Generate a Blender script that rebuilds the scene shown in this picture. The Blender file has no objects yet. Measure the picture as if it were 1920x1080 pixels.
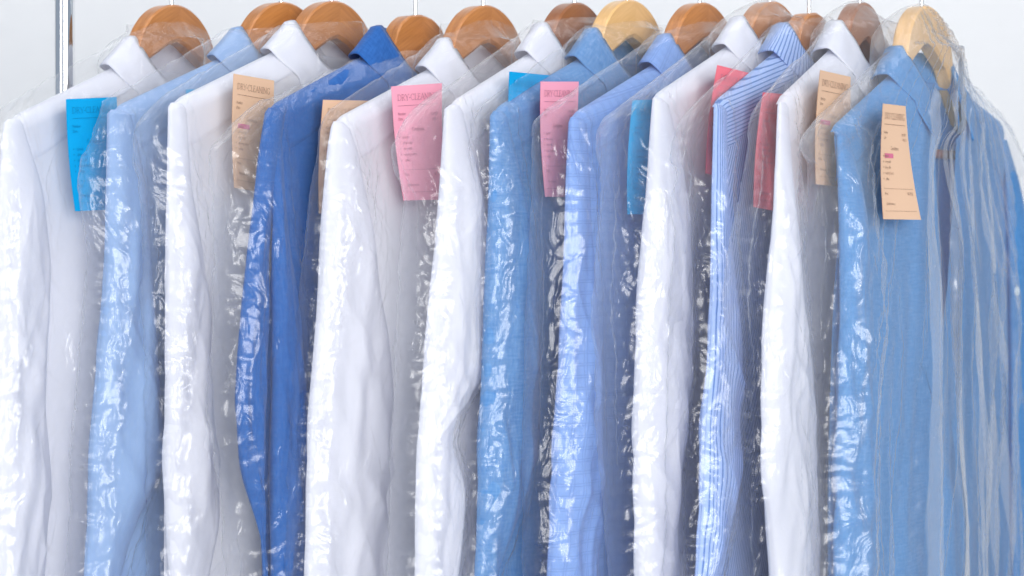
import bpy, math
import numpy as np

# ------------------------------------------------------------------ basics
D = 1.8            # metres from the camera to the line of the rail
YH = 420.0         # horizon row in the photograph (1920 x 1080)
ZC = 1.45          # camera height
RNG = np.random.RandomState(7)
scene = bpy.context.scene
COL = scene.collection


def link(o, parent=None):
    COL.objects.link(o)
    if parent is not None:
        o.parent = parent
    return o


def tag(o, label=None, cat=None, group=None, kind=None):
    for k, v in (('label', label), ('category', cat), ('group', group), ('kind', kind)):
        if v:
            o[k] = v
    return o


def empty(name, loc):
    o = bpy.data.objects.new(name, None)
    o.location = loc
    o.empty_display_size = 0.05
    return link(o)


def mesh_np(name, V, F, mats, parent=None, origin=(0, 0, 0), uv=None, midx=None, smooth=True):
    """One mesh object from numpy vertices (N,3) and quads or triangles (M,k)."""
    V = np.asarray(V, dtype=np.float64) - np.asarray(origin)
    F = np.asarray(F, dtype=np.int32)
    k = F.shape[1]
    me = bpy.data.meshes.new(name)
    me.vertices.add(len(V)); me.vertices.foreach_set('co', V.ravel())
    me.loops.add(F.size); me.loops.foreach_set('vertex_index', F.ravel())
    me.polygons.add(len(F))
    me.polygons.foreach_set('loop_start', np.arange(0, F.size, k, dtype=np.int32))
    me.polygons.foreach_set('loop_total', np.full(len(F), k, dtype=np.int32))
    if midx is not None:
        me.polygons.foreach_set('material_index', np.asarray(midx, dtype=np.int32))
    me.polygons.foreach_set('use_smooth', np.full(len(F), smooth))
    if uv is not None:
        l = me.uv_layers.new(name='UVMap')
        l.data.foreach_set('uv', np.asarray(uv)[F.ravel()].astype(np.float32).ravel())
    for m in (mats if isinstance(mats, (list, tuple)) else [mats]):
        me.materials.append(m)
    me.update(calc_edges=True); me.validate()
    o = bpy.data.objects.new(name, me)
    if parent is None:
        o.location = origin
    return link(o, parent)


def grid_faces(R, C, wrap=False, keep=None, off=0):
    r = np.arange(R - 1)[:, None]; c = np.arange(C if wrap else C - 1)[None, :]
    c2 = (c + 1) % C
    f = np.stack([r * C + c, r * C + c2, (r + 1) * C + c2, (r + 1) * C + c], -1)
    if keep is not None:
        f = f[keep]
    return f.reshape(-1, 4) + off


class Multi:
    """collects several grids into one mesh"""
    def __init__(self):
        self.V, self.F, self.U, self.n = [], [], [], 0

    def add(self, P, uv, wrap=False, keep=None, flip=False):
        R, C = P.shape[:2]
        f = grid_faces(R, C, wrap, keep, self.n)
        self.F.append(f[:, ::-1] if flip else f)
        self.V.append(P.reshape(-1, 3)); self.U.append(uv.reshape(-1, 2)); self.n += R * C

    def build(self, name, mat, parent=None, origin=(0, 0, 0)):
        return mesh_np(name, np.concatenate(self.V), np.concatenate(self.F), mat, parent, origin, np.concatenate(self.U))


# ------------------------------------------------------------------ noise
def perlin(x, y, seed=0):
    x, y = np.broadcast_arrays(np.asarray(x, float), np.asarray(y, float))
    xi = np.floor(x).astype(np.int64); yi = np.floor(y).astype(np.int64)
    fx = x - xi; fy = y - yi

    def g(ix, iy, dx, dy):
        h = (ix * 374761393 + iy * 668265263 + seed * 974711) & 0x7fffffff
        h = ((h ^ (h >> 13)) * 1274126177) & 0x7fffffff
        h = h ^ (h >> 16)
        a = (h % 3600) / 3600.0 * 2 * math.pi
        return np.cos(a) * dx + np.sin(a) * dy
    sx = fx * fx * fx * (fx * (fx * 6 - 15) + 10); sy = fy * fy * fy * (fy * (fy * 6 - 15) + 10)
    a = g(xi, yi, fx, fy); b = g(xi + 1, yi, fx - 1, fy)
    c = g(xi, yi + 1, fx, fy - 1); d = g(xi + 1, yi + 1, fx - 1, fy - 1)
    return ((a + (b - a) * sx) + ((c + (d - c) * sx) - (a + (b - a) * sx)) * sy) * 1.45


def facets(x, y, seed, jitter=1.0):
    """continuous faceted height: per-cell pyramids, distance to the nearest scattered point (octagonal metric)"""
    xi = np.floor(x).astype(np.int64); yi = np.floor(y).astype(np.int64)
    d1 = np.full(x.shape, 9.0); d2 = np.full(x.shape, 9.0)
    for ox in (-1, 0, 1):
        for oy in (-1, 0, 1):
            ix = xi + ox; iy = yi + oy
            h = (ix * 374761393 + iy * 668265263 + seed * 974711) & 0x7fffffff
            h = ((h ^ (h >> 13)) * 1274126177) & 0x7fffffff
            h = h ^ (h >> 16)
            px = ix + .5 + jitter * ((h % 1000) / 1000. - .5); py = iy + .5 + jitter * (((h // 1000) % 1000) / 1000. - .5)
            an = ((h // 77) % 628) / 100.
            dx = (x - px); dy = (y - py)
            u = dx * np.cos(an) + dy * np.sin(an); v = -dx * np.sin(an) + dy * np.cos(an)
            d = np.maximum(np.maximum(np.abs(u), np.abs(v)), (np.abs(u) + np.abs(v)) * .72)
            m = d < d1
            d2 = np.where(m, d1, np.minimum(d2, d)); d1 = np.where(m, d, d1)
    return d1, d2


def crumple(s, v, seed):
    """creased film, about 0..1: warped billows whose creases join up into long branching lines"""
    w1 = perlin(s * 16, v * 9, seed + 1) + .5 * perlin(s * 40, v * 24, seed + 6)
    w2 = perlin(s * 16, v * 9, seed + 2) + .5 * perlin(s * 40, v * 24, seed + 7)
    ss = s + .014 * w1; vv = v + .026 * w2
    out = 0
    for k, (f, g, a, r) in enumerate(((24, 7, .18, .30), (46, 15, .22, -.5), (84, 30, .24, .55), (150, 62, .16, -.65))):
        p = ss * math.cos(r) + vv * math.sin(r); q = -ss * math.sin(r) + vv * math.cos(r)
        out = out + a * np.abs(perlin(p * f + 3.3 * k, q * g, seed + 10 + k)) * 1.6
    return out


def creases(x, y, box, num, seed, lmin, lmax, wid, steep=.5):
    """long straight creases, each a sharp-topped ridge that fades out at both ends"""
    r = np.random.RandomState(seed); out = np.zeros(np.broadcast(x, y).shape)
    for _ in range(num):
        x0 = r.uniform(box[0], box[1]); y0 = r.uniform(box[2], box[3]); an = math.radians(90) + r.normal(0, steep)
        dx, dy = math.cos(an), math.sin(an); l = r.uniform(lmin, lmax); w = wid * r.uniform(.6, 1.5)
        bend = r.uniform(-2, 2)
        t = (x - x0) * dx + (y - y0) * dy; d = -(x - x0) * dy + (y - y0) * dx + bend * t * t
        out = np.maximum(out, np.exp(-np.abs(d) / w) * np.clip(1 - (t / l) ** 2, 0, 1) * r.uniform(.5, 1))
    return out


def sstep(x, a, b):
    t = np.clip((x - a) / (b - a), 0, 1)
    return t * t * (3 - 2 * t)


def blur(A, k, axis):
    if k < .3:
        return A
    n = int(math.ceil(k * 3)); w = np.exp(-.5 * (np.arange(-n, n + 1) / k) ** 2); w /= w.sum()
    pad = [(0, 0)] * A.ndim; pad[axis] = (n, n)
    B = np.pad(A, pad, mode='edge')
    out = np.zeros_like(A)
    for i, wi in enumerate(w):
        sl = [slice(None)] * A.ndim; sl[axis] = slice(i, i + A.shape[axis])
        out += wi * B[tuple(sl)]
    return out


# ------------------------------------------------------------------ materials
def new_mat(name):
    m = bpy.data.materials.new(name); m.use_nodes = True
    nt = m.node_tree; nt.nodes.clear()
    out = nt.nodes.new('ShaderNodeOutputMaterial')
    return m, nt, out


def N(nt, typ, **kw):
    n = nt.nodes.new(typ)
    for k, v in kw.items():
        if k.startswith('i_'):
            n.inputs[k[2:].replace('_', ' ')].default_value = v
        else:
            setattr(n, k, v)
    return n


def math_n(nt, op, a, b=None, clamp=False):
    n = nt.nodes.new('ShaderNodeMath'); n.operation = op; n.use_clamp = clamp
    for i, x in enumerate((a, b)):
        if x is None:
            continue
        if isinstance(x, (int, float)):
            n.inputs[i].default_value = x
        else:
            nt.links.new(x, n.inputs[i])
    return n.outputs[0]


def mixcol(nt, fac, a, b):
    n = nt.nodes.new('ShaderNodeMix'); n.data_type = 'RGBA'
    for i, x in ((0, fac), (6, a), (7, b)):
        if isinstance(x, (int, float)):
            n.inputs[i].default_value = x
        elif isinstance(x, tuple):
            n.inputs[i].default_value = (*x, 1)
        else:
            nt.links.new(x, n.inputs[i])
    return n.outputs[2]


def uv_sep(nt):
    uv = N(nt, 'ShaderNodeUVMap'); uv.uv_map = 'UVMap'
    sp = N(nt, 'ShaderNodeSeparateXYZ'); nt.links.new(uv.outputs[0], sp.inputs[0])
    return uv.outputs[0], sp.outputs[0], sp.outputs[1]


def scaled(nt, uv, sx, sy, rot=0):
    mp = N(nt, 'ShaderNodeMapping'); mp.inputs['Scale'].default_value = (sx, sy, 1); mp.inputs['Rotation'].default_value = (0, 0, rot)
    nt.links.new(uv, mp.inputs['Vector'])
    return mp.outputs[0]


def fabric(name, col, col2=None, pattern=None, trans=.32, weave=1500):
    m, nt, out = new_mat(name)
    uv, u, v = uv_sep(nt)
    base = None
    # soft woven unevenness
    nz = N(nt, 'ShaderNodeTexNoise'); nz.inputs['Scale'].default_value = 1; nz.inputs['Detail'].default_value = 4
    if pattern == 'chambray':
        nt.links.new(scaled(nt, uv, 700, 90), nz.inputs['Vector'])
        nz2 = N(nt, 'ShaderNodeTexNoise'); nz2.inputs['Scale'].default_value = 1; nz2.inputs['Detail'].default_value = 3
        nt.links.new(scaled(nt, uv, 80, 600), nz2.inputs['Vector'])
        f = math_n(nt, 'ADD', nz.outputs[0], nz2.outputs[0])
        f = math_n(nt, 'MULTIPLY', math_n(nt, 'SUBTRACT', f, .72), 1.9, True)
        base = mixcol(nt, f, col, col2)
    elif pattern == 'check':
        base0 = mixcol(nt, math_n(nt, 'MULTIPLY', nz.outputs[0], .35), col, tuple(c * 1.12 for c in col))
        nt.links.new(scaled(nt, uv, 900, 900), nz.inputs['Vector'])

        def lines(x, per, wid):
            fr = math_n(nt, 'FRACT', math_n(nt, 'DIVIDE', x, per))
            a = math_n(nt, 'LESS_THAN', fr, wid)
            b = math_n(nt, 'MULTIPLY', math_n(nt, 'GREATER_THAN', fr, .22), math_n(nt, 'LESS_THAN', fr, .22 + wid))
            return math_n(nt, 'MAXIMUM', a, b)
        f = math_n(nt, 'MAXIMUM', lines(u, .0098, .08), lines(v, .0098, .08))
        base = mixcol(nt, math_n(nt, 'MULTIPLY', f, .34), base0, col2)
    elif pattern == 'stripe':
        fr = math_n(nt, 'FRACT', math_n(nt, 'DIVIDE', u, .0033))
        tri = math_n(nt, 'ABSOLUTE', math_n(nt, 'SUBTRACT', fr, .5))
        f = math_n(nt, 'MULTIPLY', math_n(nt, 'SUBTRACT', .19, tri), 9, True)
        base = mixcol(nt, f, col, col2)
        nt.links.new(scaled(nt, uv, 900, 900), nz.inputs['Vector'])
    else:
        nt.links.new(scaled(nt, uv, 500, 500), nz.inputs['Vector'])
        base = mixcol(nt, math_n(nt, 'MULTIPLY', nz.outputs[0], .3), tuple(c * .97 for c in col), col)
    # weave bump: two crossed waves
    wa = N(nt, 'ShaderNodeTexWave', wave_type='BANDS', bands_direction='X'); wa.inputs['Scale'].default_value = 1; wa.inputs['Distortion'].default_value = .6
    nt.links.new(scaled(nt, uv, weave * .31, weave * .31, .78), wa.inputs['Vector'])
    nf = N(nt, 'ShaderNodeTexNoise'); nf.inputs['Detail'].default_value = 5; nf.inputs['Scale'].default_value = 1
    nt.links.new(scaled(nt, uv, 70, 16), nf.inputs['Vector'])
    hgt = math_n(nt, 'ADD', math_n(nt, 'MULTIPLY', wa.outputs[1], .05), nf.outputs[0])
    if pattern == 'stripe':
        hgt = math_n(nt, 'ADD', hgt, math_n(nt, 'MULTIPLY', tri, .7))
    bp = N(nt, 'ShaderNodeBump'); bp.inputs['Strength'].default_value = .35; bp.inputs['Distance'].default_value = .0022
    nt.links.new(hgt, bp.inputs['Height'])
    pr = N(nt, 'ShaderNodeBsdfPrincipled'); pr.inputs['Roughness'].default_value = .85
    pr.inputs['Sheen Weight'].default_value = .15; pr.inputs['Specular IOR Level'].default_value = .25
    tr = N(nt, 'ShaderNodeBsdfTranslucent')
    nt.links.new(base, pr.inputs['Base Color'])
    gm = N(nt, 'ShaderNodeGamma'); gm.inputs[1].default_value = 1.35      # light coming through the cloth is deeper in colour
    nt.links.new(base, gm.inputs[0]); nt.links.new(gm.outputs[0], tr.inputs['Color'])
    nt.links.new(bp.outputs[0], pr.inputs['Normal'])
    mx = N(nt, 'ShaderNodeMixShader'); mx.inputs[0].default_value = trans
    nt.links.new(pr.outputs[0], mx.inputs[1]); nt.links.new(tr.outputs[0], mx.inputs[2]); nt.links.new(mx.outputs[0], out.inputs[0])
    return m


BUMP1, BUMP2 = .62, .28


def film_mat(name, haze=.036):
    """thin clear polythene: mostly see-through, glossy, slightly milky; UVs already carry the warp, an attribute the crumpled patches"""
    m, nt, out = new_mat(name)
    uv, u, v = uv_sep(nt)
    rg = N(nt, 'ShaderNodeTexNoise', noise_type='RIDGED_MULTIFRACTAL'); rg.inputs['Scale'].default_value = 1; rg.inputs['Detail'].default_value = 1.6
    rg.inputs['Roughness'].default_value = .55
    rg.noise_dimensions = '2D'
    nt.links.new(scaled(nt, uv, 66, 24, .55), rg.inputs['Vector'])
    r2 = N(nt, 'ShaderNodeTexNoise', noise_type='RIDGED_MULTIFRACTAL'); r2.inputs['Scale'].default_value = 1; r2.inputs['Detail'].default_value = 2.0
    r2.inputs['Roughness'].default_value = .6; r2.noise_dimensions = '2D'
    nt.links.new(scaled(nt, uv, 190, 74, -.55), r2.inputs['Vector'])
    at = N(nt, 'ShaderNodeAttribute'); at.attribute_name = 'patch'
    h = math_n(nt, 'ADD', math_n(nt, 'MULTIPLY', rg.outputs[0], BUMP1), math_n(nt, 'MULTIPLY', r2.outputs[0], BUMP2))
    h = math_n(nt, 'MULTIPLY', h, at.outputs['Fac'])
    bp = N(nt, 'ShaderNodeBump'); bp.inputs['Strength'].default_value = .85; bp.inputs['Distance'].default_value = .0030
    nt.links.new(h, bp.inputs['Height'])
    lg = N(nt, 'ShaderNodeLayerWeight'); lg.inputs['Blend'].default_value = .5
    f4 = math_n(nt, 'POWER', lg.outputs['Facing'], 4.0)
    fr = math_n(nt, 'ADD', math_n(nt, 'MULTIPLY', f4, .35), .054, True)
    gl = N(nt, 'ShaderNodeBsdfGlossy'); gl.inputs['Roughness'].default_value = .21; gl.inputs['Color'].default_value = (1, 1, 1, 1)
    nt.links.new(bp.outputs[0], gl.inputs['Normal'])
    # two lobes: crisp glints over a broad, soft sheen
    gl.inputs['Roughness'].default_value = .15
    gb = N(nt, 'ShaderNodeBsdfGlossy'); gb.inputs['Roughness'].default_value = .34; nt.links.new(bp.outputs[0], gb.inputs['Normal'])
    gx_ = N(nt, 'ShaderNodeMixShader'); gx_.inputs[0].default_value = .68
    nt.links.new(gl.outputs[0], gx_.inputs[1]); nt.links.new(gb.outputs[0], gx_.inputs[2])
    gl = gx_
    tp = N(nt, 'ShaderNodeBsdfTransparent'); tp.inputs['Color'].default_value = (1, 1, 1, 1)
    df = N(nt, 'ShaderNodeBsdfDiffuse'); df.inputs['Color'].default_value = (.95, .95, .96, 1)
    tl = N(nt, 'ShaderNodeBsdfTranslucent'); tl.inputs['Color'].default_value = (.95, .95, .96, 1)
    hz = N(nt, 'ShaderNodeMixShader'); hz.inputs[0].default_value = .5
    nt.links.new(df.outputs[0], hz.inputs[1]); nt.links.new(tl.outputs[0], hz.inputs[2])
    ha = math_n(nt, 'ADD', math_n(nt, 'MULTIPLY', math_n(nt, 'POWER', lg.outputs['Facing'], 3.5), .16), haze, True)
    m1 = N(nt, 'ShaderNodeMixShader'); nt.links.new(ha, m1.inputs[0]); nt.links.new(tp.outputs[0], m1.inputs[1]); nt.links.new(hz.outputs[0], m1.inputs[2])
    m2 = N(nt, 'ShaderNodeMixShader'); nt.links.new(fr, m2.inputs[0]); nt.links.new(m1.outputs[0], m2.inputs[1]); nt.links.new(gl.outputs[0], m2.inputs[2])
    nt.links.new(m2.outputs[0], out.inputs[0])
    return m


def wood(name, c1, c2):
    m, nt, out = new_mat(name)
    uv, u, v = uv_sep(nt)
    nz = N(nt, 'ShaderNodeTexNoise'); nz.inputs['Scale'].default_value = 1; nz.inputs['Detail'].default_value = 6
    nt.links.new(scaled(nt, uv, 30, 420, .25), nz.inputs['Vector'])
    n2 = N(nt, 'ShaderNodeTexNoise'); n2.inputs['Scale'].default_value = 1; n2.inputs['Detail'].default_value = 2
    nt.links.new(scaled(nt, uv, 14, 60, .2), n2.inputs['Vector'])
    f = math_n(nt, 'ADD', math_n(nt, 'MULTIPLY', nz.outputs[0], .8), math_n(nt, 'MULTIPLY', n2.outputs[0], .7))
    f = math_n(nt, 'MULTIPLY', math_n(nt, 'SUBTRACT', f, .42), 1.6, True)
    pr = N(nt, 'ShaderNodeBsdfPrincipled'); pr.inputs['Roughness'].default_value = .38
    pr.inputs['Coat Weight'].default_value = .25; pr.inputs['Coat Roughness'].default_value = .2
    nt.links.new(mixcol(nt, f, c1, c2), pr.inputs['Base Color'])
    nt.links.new(pr.outputs[0], out.inputs[0])
    return m


def plain(name, col, rough=.6, metal=0.0, spec=.5):
    m, nt, out = new_mat(name)
    nz = N(nt, 'ShaderNodeTexNoise'); nz.inputs['Scale'].default_value = 60; nz.inputs['Detail'].default_value = 3
    pr = N(nt, 'ShaderNodeBsdfPrincipled'); pr.inputs['Metallic'].default_value = metal; pr.inputs['Specular IOR Level'].default_value = spec
    nt.links.new(mixcol(nt, nz.outputs[0], tuple(c * .97 for c in col), col), pr.inputs['Base Color'])
    pr.inputs['Roughness'].default_value = rough
    nt.links.new(pr.outputs[0], out.inputs[0])
    return m


def paper(name, col):
    m, nt, out = new_mat(name)
    nz = N(nt, 'ShaderNodeTexNoise'); nz.inputs['Scale'].default_value = 900; nz.inputs['Detail'].default_value = 3
    pr = N(nt, 'ShaderNodeBsdfPrincipled'); pr.inputs['Roughness'].default_value = .8; pr.inputs['Specular IOR Level'].default_value = .2
    nt.links.new(mixcol(nt, nz.outputs[0], tuple(c * .93 for c in col), col), pr.inputs['Base Color'])
    nt.links.new(pr.outputs[0], out.inputs[0])
    return m


WHITE = (.875, .88, .935)
MAT = {
    'white': fabric('white_cotton', WHITE, trans=.38),
    'pale_blue': fabric('pale_blue_cotton', (.34, .50, .77)),
    'royal_blue': fabric('royal_blue_cotton', (.018, .115, .41), (.034, .165, .52), 'chambray'),
    'chambray': fabric('chambray_cotton', (.10, .275, .59), (.19, .38, .68), 'chambray'),
    'check': fabric('checked_cotton', (.27, .435, .80), (.12, .22, .54), 'check'),
    'stripe': fabric('striped_cotton', (.45, .60, .92), (.11, .23, .55), 'stripe'),
    'mid_blue': fabric('mid_blue_linen', (.07, .27, .60), (.13, .36, .70), 'chambray'),
}
FILM = film_mat('clear_film')
FILM_MILKY = film_mat('milky_film', .115)
WOODS = {
    'tan': wood('tan_beech', (.31, .105, .022), (.55, .22, .058)),
    'brown': wood('brown_beech', (.20, .062, .016), (.34, .12, .034)),
    'pale': wood('pale_beech', (.60, .34, .12), (.78, .48, .20)),
}
CHROME = plain('chrome', (.86, .87, .88), .08, 1.0)
WIRE = plain('hook_steel', (.80, .80, .80), .22, 1.0)
INK = plain('dark_ink', (.34, .22, .16), .8, 0, .2)
INKB = plain('blue_ink', (.0, .22, .44), .8, 0, .2)
INKP = plain('wine_ink', (.42, .16, .22), .8, 0, .2)
MARK = plain('pink_marker', (.62, .16, .26), .8, 0, .2)
PAPER = {
    'blue': (paper('cyan_card', (.0, .36, .72)), INKB),
    'beige': (paper('apricot_card', (.74, .49, .33)), INK),
    'pink': (paper('pink_card', (.86, .36, .47)), INKP),
    'rose': (paper('rose_card', (.80, .18, .23)), INKP),
}
BUTTON = plain('pearl_button', (.62, .70, .76), .25)

# ------------------------------------------------------------------ letters for the tickets
LET = {  # thin serif capitals: strokes as polylines (x, y, weight)
    'D': [([(.12, 0), (.12, 1)], 1), ([(0, 0), (.3, 0), (.55, .1), (.72, .32), (.74, .55), (.66, .8), (.48, .95), (.28, 1), (0, 1)], .6)],
    'R': [([(.12, 0), (.12, 1)], 1), ([(0, 1), (.32, 1), (.5, .92), (.55, .76), (.5, .6), (.32, .5), (.12, .5)], .6), ([(.3, .5), (.62, .05), (.74, 0)], .9), ([(0, 0), (.25, 0)], .4)],
    'Y': [([(.35, 0), (.35, .45)], 1), ([(.0, 1), (.35, .45)], .9), ([(.7, 1), (.35, .45)], .5), ([(-.06, 1), (.14, 1)], .4), ([(.58, 1), (.78, 1)], .4), ([(.22, 0), (.48, 0)], .4)],
    '-': [([(.02, .42), (.3, .42)], .8)],
    'C': [([(.7, .84), (.58, .97), (.42, 1), (.24, .95), (.08, .74), (.03, .5), (.1, .22), (.26, .05), (.46, 0), (.62, .05), (.72, .16)], .75), ([(.7, .78), (.7, 1)], .4)],
    'L': [([(.12, 0), (.12, 1)], 1), ([(0, 1), (.25, 1)], .4), ([(0, 0), (.52, 0), (.57, .2)], .5)],
    'E': [([(.12, 0), (.12, 1)], 1), ([(0, 1), (.5, 1), (.5, .86)], .5), ([(0, 0), (.52, 0), (.56, .18)], .5), ([(.12, .52), (.42, .52)], .5), ([(.42, .44), (.42, .62)], .3)],
    'A': [([(.05, 0), (.38, 1)], .5), ([(.38, 1), (.72, 0)], 1), ([(.18, .36), (.58, .36)], .5), ([(-.04, 0), (.18, 0)], .4), ([(.58, 0), (.84, 0)], .4)],
    'N': [([(.1, 0), (.1, 1)], .6), ([(.06, 1), (.72, 0)], 1), ([(.72, 0), (.72, 1)], .6), ([(0, 0), (.22, 0)], .4), ([(.6, 1), (.84, 1)], .4), ([(-.04, 1), (.12, 1)], .4)],
    'I': [([(.14, 0), (.14, 1)], 1), ([(.02, 1), (.26, 1)], .4), ([(.02, 0), (.26, 0)], .4)],
    'G': [([(.7, .84), (.58, .97), (.42, 1), (.24, .95), (.08, .74), (.03, .5), (.1, .22), (.26, .05), (.46, 0), (.66, .08)], .75), ([(.68, .06), (.68, .42)], 1), ([(.56, .42), (.8, .42)], .4), ([(.7, .78), (.7, 1)], .4)],
}
ADV = {'D': .84, 'R': .78, 'Y': .74, '-': .36, 'C': .82, 'L': .64, 'E': .66, 'A': .82, 'N': .88, 'I': .32, 'G': .86}


def stroke_quads(pts, w):
    out = []
    for (x0, y0), (x1, y1) in zip(pts[:-1], pts[1:]):
        dx, dy = x1 - x0, y1 - y0; l = math.hypot(dx, dy) or 1e-9
        ex, ey = dx / l * w * .35, dy / l * w * .35
        nx, ny = -dy / l * w / 2, dx / l * w / 2
        out.append([(x0 - ex + nx, y0 - ey + ny), (x0 - ex - nx, y0 - ey - ny), (x1 + ex - nx, y1 + ey - ny), (x1 + ex + nx, y1 + ey + ny)])
    return out


_TXT = {}


def text_tris(s):
    """triangles of a short line of small print, left aligned at 0, cap height about .7"""
    if s not in _TXT:
        cu = bpy.data.curves.new('print', 'FONT'); cu.body = s; cu.resolution_u = 2; cu.fill_mode = 'FRONT'
        ob = bpy.data.objects.new('print', cu); COL.objects.link(ob)
        bpy.context.view_layer.update()
        ev = ob.evaluated_get(bpy.context.evaluated_depsgraph_get()); me = ev.to_mesh(); me.calc_loop_triangles()
        v = [tuple(p.co[:2]) for p in me.vertices]
        t = [[v[i] for i in lt.vertices] for lt in me.loop_triangles]
        ev.to_mesh_clear(); bpy.data.objects.remove(ob); bpy.data.curves.remove(cu)
        _TXT[s] = t
    return _TXT[s]


# ------------------------------------------------------------------ one garment's frame of reference
class Frame:
    fk = 1.0     # stretch of the half beyond the hook

    def __init__(s, hook, tip, r=.215):
        s.hx = (hook - 960) / 2000.
        lo, hi = math.radians(25), math.radians(85)
        for _ in range(60):
            m = (lo + hi) / 2
            px = 960 + 2000 * (s.hx - r * math.cos(m)) * D / (D - r * math.sin(m))
            if px < tip[0]: lo = m
            else: hi = m
        s.psi = lo; s.c, s.s = math.cos(lo), math.sin(lo)
        s.eu = np.array([-s.c, -s.s, 0.]); s.en = np.array([s.s, -s.c, 0.])
        s.H = np.array([s.hx, 0, 0])

    def ray(s, px, py, n=0.):
        """photo pixel -> (u, z, depth ratio) on the plane at offset n"""
        px, py, n = np.broadcast_arrays(np.asarray(px, float), np.asarray(py, float), np.asarray(n, float))
        dx = (px - 960) / 2000.; dz = (YH - py) / 2000.
        den = dx * s.en[0] + D * s.en[1]
        t = (n + s.hx * s.en[0] + D * s.en[1]) / den
        P0 = t * dx - s.hx; P1 = -D + t * D
        u = P0 * s.eu[0] + P1 * s.eu[1]
        return np.where(u < 0, u / s.fk, u), t * dz, t

    def world(s, u, n, z):
        u, n, z = np.broadcast_arrays(u, n, z)
        u = np.where(u < 0, u * s.fk, u)
        return np.stack([s.hx + u * s.eu[0] + n * s.en[0], u * s.eu[1] + n * s.en[1], z + ZC], -1)


# ------------------------------------------------------------------ data read off the photograph
S = []


def shirt(**k):
    S.append(k)


shirt(hook=322, apex=10, tip=(22, 224), fab='white', wood='tan', hump='round',
      sl=[(232, 12, 38), (350, 6, 68), (500, 3, 80), (750, 0, 70), (900, -2, 82), (1080, -6, 70)],
      bag=[(205, 14), (250, -2), (320, -10), (400, -4), (600, -12), (800, -8), (1080, -14)],
      tk=('blue', [(123, 186), (218, 182), (234, 392), (136, 396)]),
      label='white shirt next to the chrome pole, bright blue ticket on its cover')
shirt(hook=527, apex=5, tip=(214, 206), fab='pale_blue', wood='tan', hump='round',
      sl=[(214, 205, 242), (322, 206, 263), (408, 204, 272), (512, 202, 277), (666, 191, 284), (753, 187, 289), (864, 180, 298), (976, 172, 250), (1080, 163, 219)],
      bag=[(190, 206), (235, 196), (270, 182), (300, 166), (350, 160), (420, 170), (520, 189), (620, 190), (760, 181), (860, 173), (1080, 164)],
      tk=('blue', [(350, 168), (445, 164), (455, 375), (358, 380)]),
      label='pale sky blue shirt with plain weave sleeve, the lightest of the blue shirts')
shirt(hook=622, apex=3, tip=(326, 193), fab='white', wood='tan', hump='round',
      sl=[(202, 318, 346), (350, 317, 354), (450, 316, 372), (575, 316, 386), (700, 315, 386), (860, 314, 402), (970, 318, 405), (1080, 322, 384)],
      bag=[(180, 322), (205, 300), (235, 276), (262, 266), (300, 263), (350, 275), (430, 285), (500, 290), (560, 285), (700, 298), (900, 295), (1080, 297)],
      tk=('beige', [(437, 138), (515, 151), (524, 365), (434, 352)]),
      label='white shirt between the pale sky blue shirt and the royal blue shirt')
shirt(hook=779, apex=28, tip=(508, 203), fab='royal_blue', wood='tan', hump='flat',
      sl=[(212, 498, 524), (300, 484, 530), (365, 477, 533), (450, 466, 542), (580, 452, 560), (752, 440, 574), (880, 452, 579), (1000, 488, 579), (1080, 500, 572)],
      bag=[(192, 502), (225, 468), (255, 440), (280, 418), (300, 412), (350, 415), (420, 426), (520, 424), (640, 430), (760, 435), (830, 438), (1080, 448)],
      tk=('beige', [(607, 187), (700, 189), (705, 403), (602, 400)]),
      groove=True,
      label='royal blue shirt with deeply creased sleeve, the darkest blue of the row')
shirt(hook=906, apex=11, tip=(630, 228), fab='white', wood='tan', hump='round',
      sl=[(240, 622, 654), (279, 617, 667), (408, 607, 690), (451, 605, 697), (563, 602, 710), (752, 590, 740), (881, 586, 749), (1080, 582, 750)],
      bag=[(215, 626), (250, 617), (400, 605), (580, 597), (660, 591), (900, 583), (1080, 579)],
      tk=('pink', [(734, 162), (827, 156), (830, 374), (757, 376)]),
      label='white shirt with broad smooth sleeve and a whole pink ticket on its cover')
shirt(hook=1077, apex=6, tip=(848, 197), fab='white', wood='brown', hump='round',
      sl=[(206, 834, 866), (365, 826, 903), (434, 820, 911), (580, 804, 908), (700, 794, 902), (760, 788, 868), (821, 782, 836), (860, 780, 850), (907, 779, 860), (967, 778, 862), (1080, 777, 852)],
      bag=[(180, 838), (215, 800), (245, 776), (290, 757), (330, 765), (380, 785), (440, 782), (600, 779), (700, 774), (1080, 772)],
      tk=('blue', [(955, 134), (1040, 142), (1042, 345), (957, 340)]),
      label='white shirt with sharply bent elbow, between the pink ticket and the chambray shirt')
shirt(hook=1176, apex=1, tip=(930, 208), fab='chambray', wood='pale', hump='round',
      sl=[(218, 919, 950), (300, 918, 970), (365, 917, 982), (477, 911, 999), (580, 907, 1006), (666, 904, 1012), (821, 897, 1014), (950, 892, 980), (1080, 888, 928)],
      bag=[(200, 920), (235, 908), (280, 903), (330, 905), (400, 905), (600, 901), (750, 897), (1080, 887)],
      tk=('pink', [(1013, 153), (1086, 153), (1092, 369), (1019, 369)]),
      label='flecked chambray blue shirt with topstitched collar on the paler wooden hanger near the middle')
shirt(hook=1312, apex=6, tip=(1074, 220), fab='check', wood='tan', hump='round',
      sl=[(230, 1066, 1100), (350, 1060, 1107), (408, 1058, 1109), (500, 1054, 1113), (580, 1050, 1117), (752, 1041, 1124), (925, 1029, 1128), (1080, 1024, 1124)],
      bag=[(198, 1062), (214, 1036), (228, 1022), (280, 1020), (400, 1018), (600, 1015), (800, 1013), (1080, 1010)],
      tk=('blue', [(1185, 188), (1270, 185), (1275, 400), (1171, 402)]),
      label='periwinkle blue shirt with a fine dark check')
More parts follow.
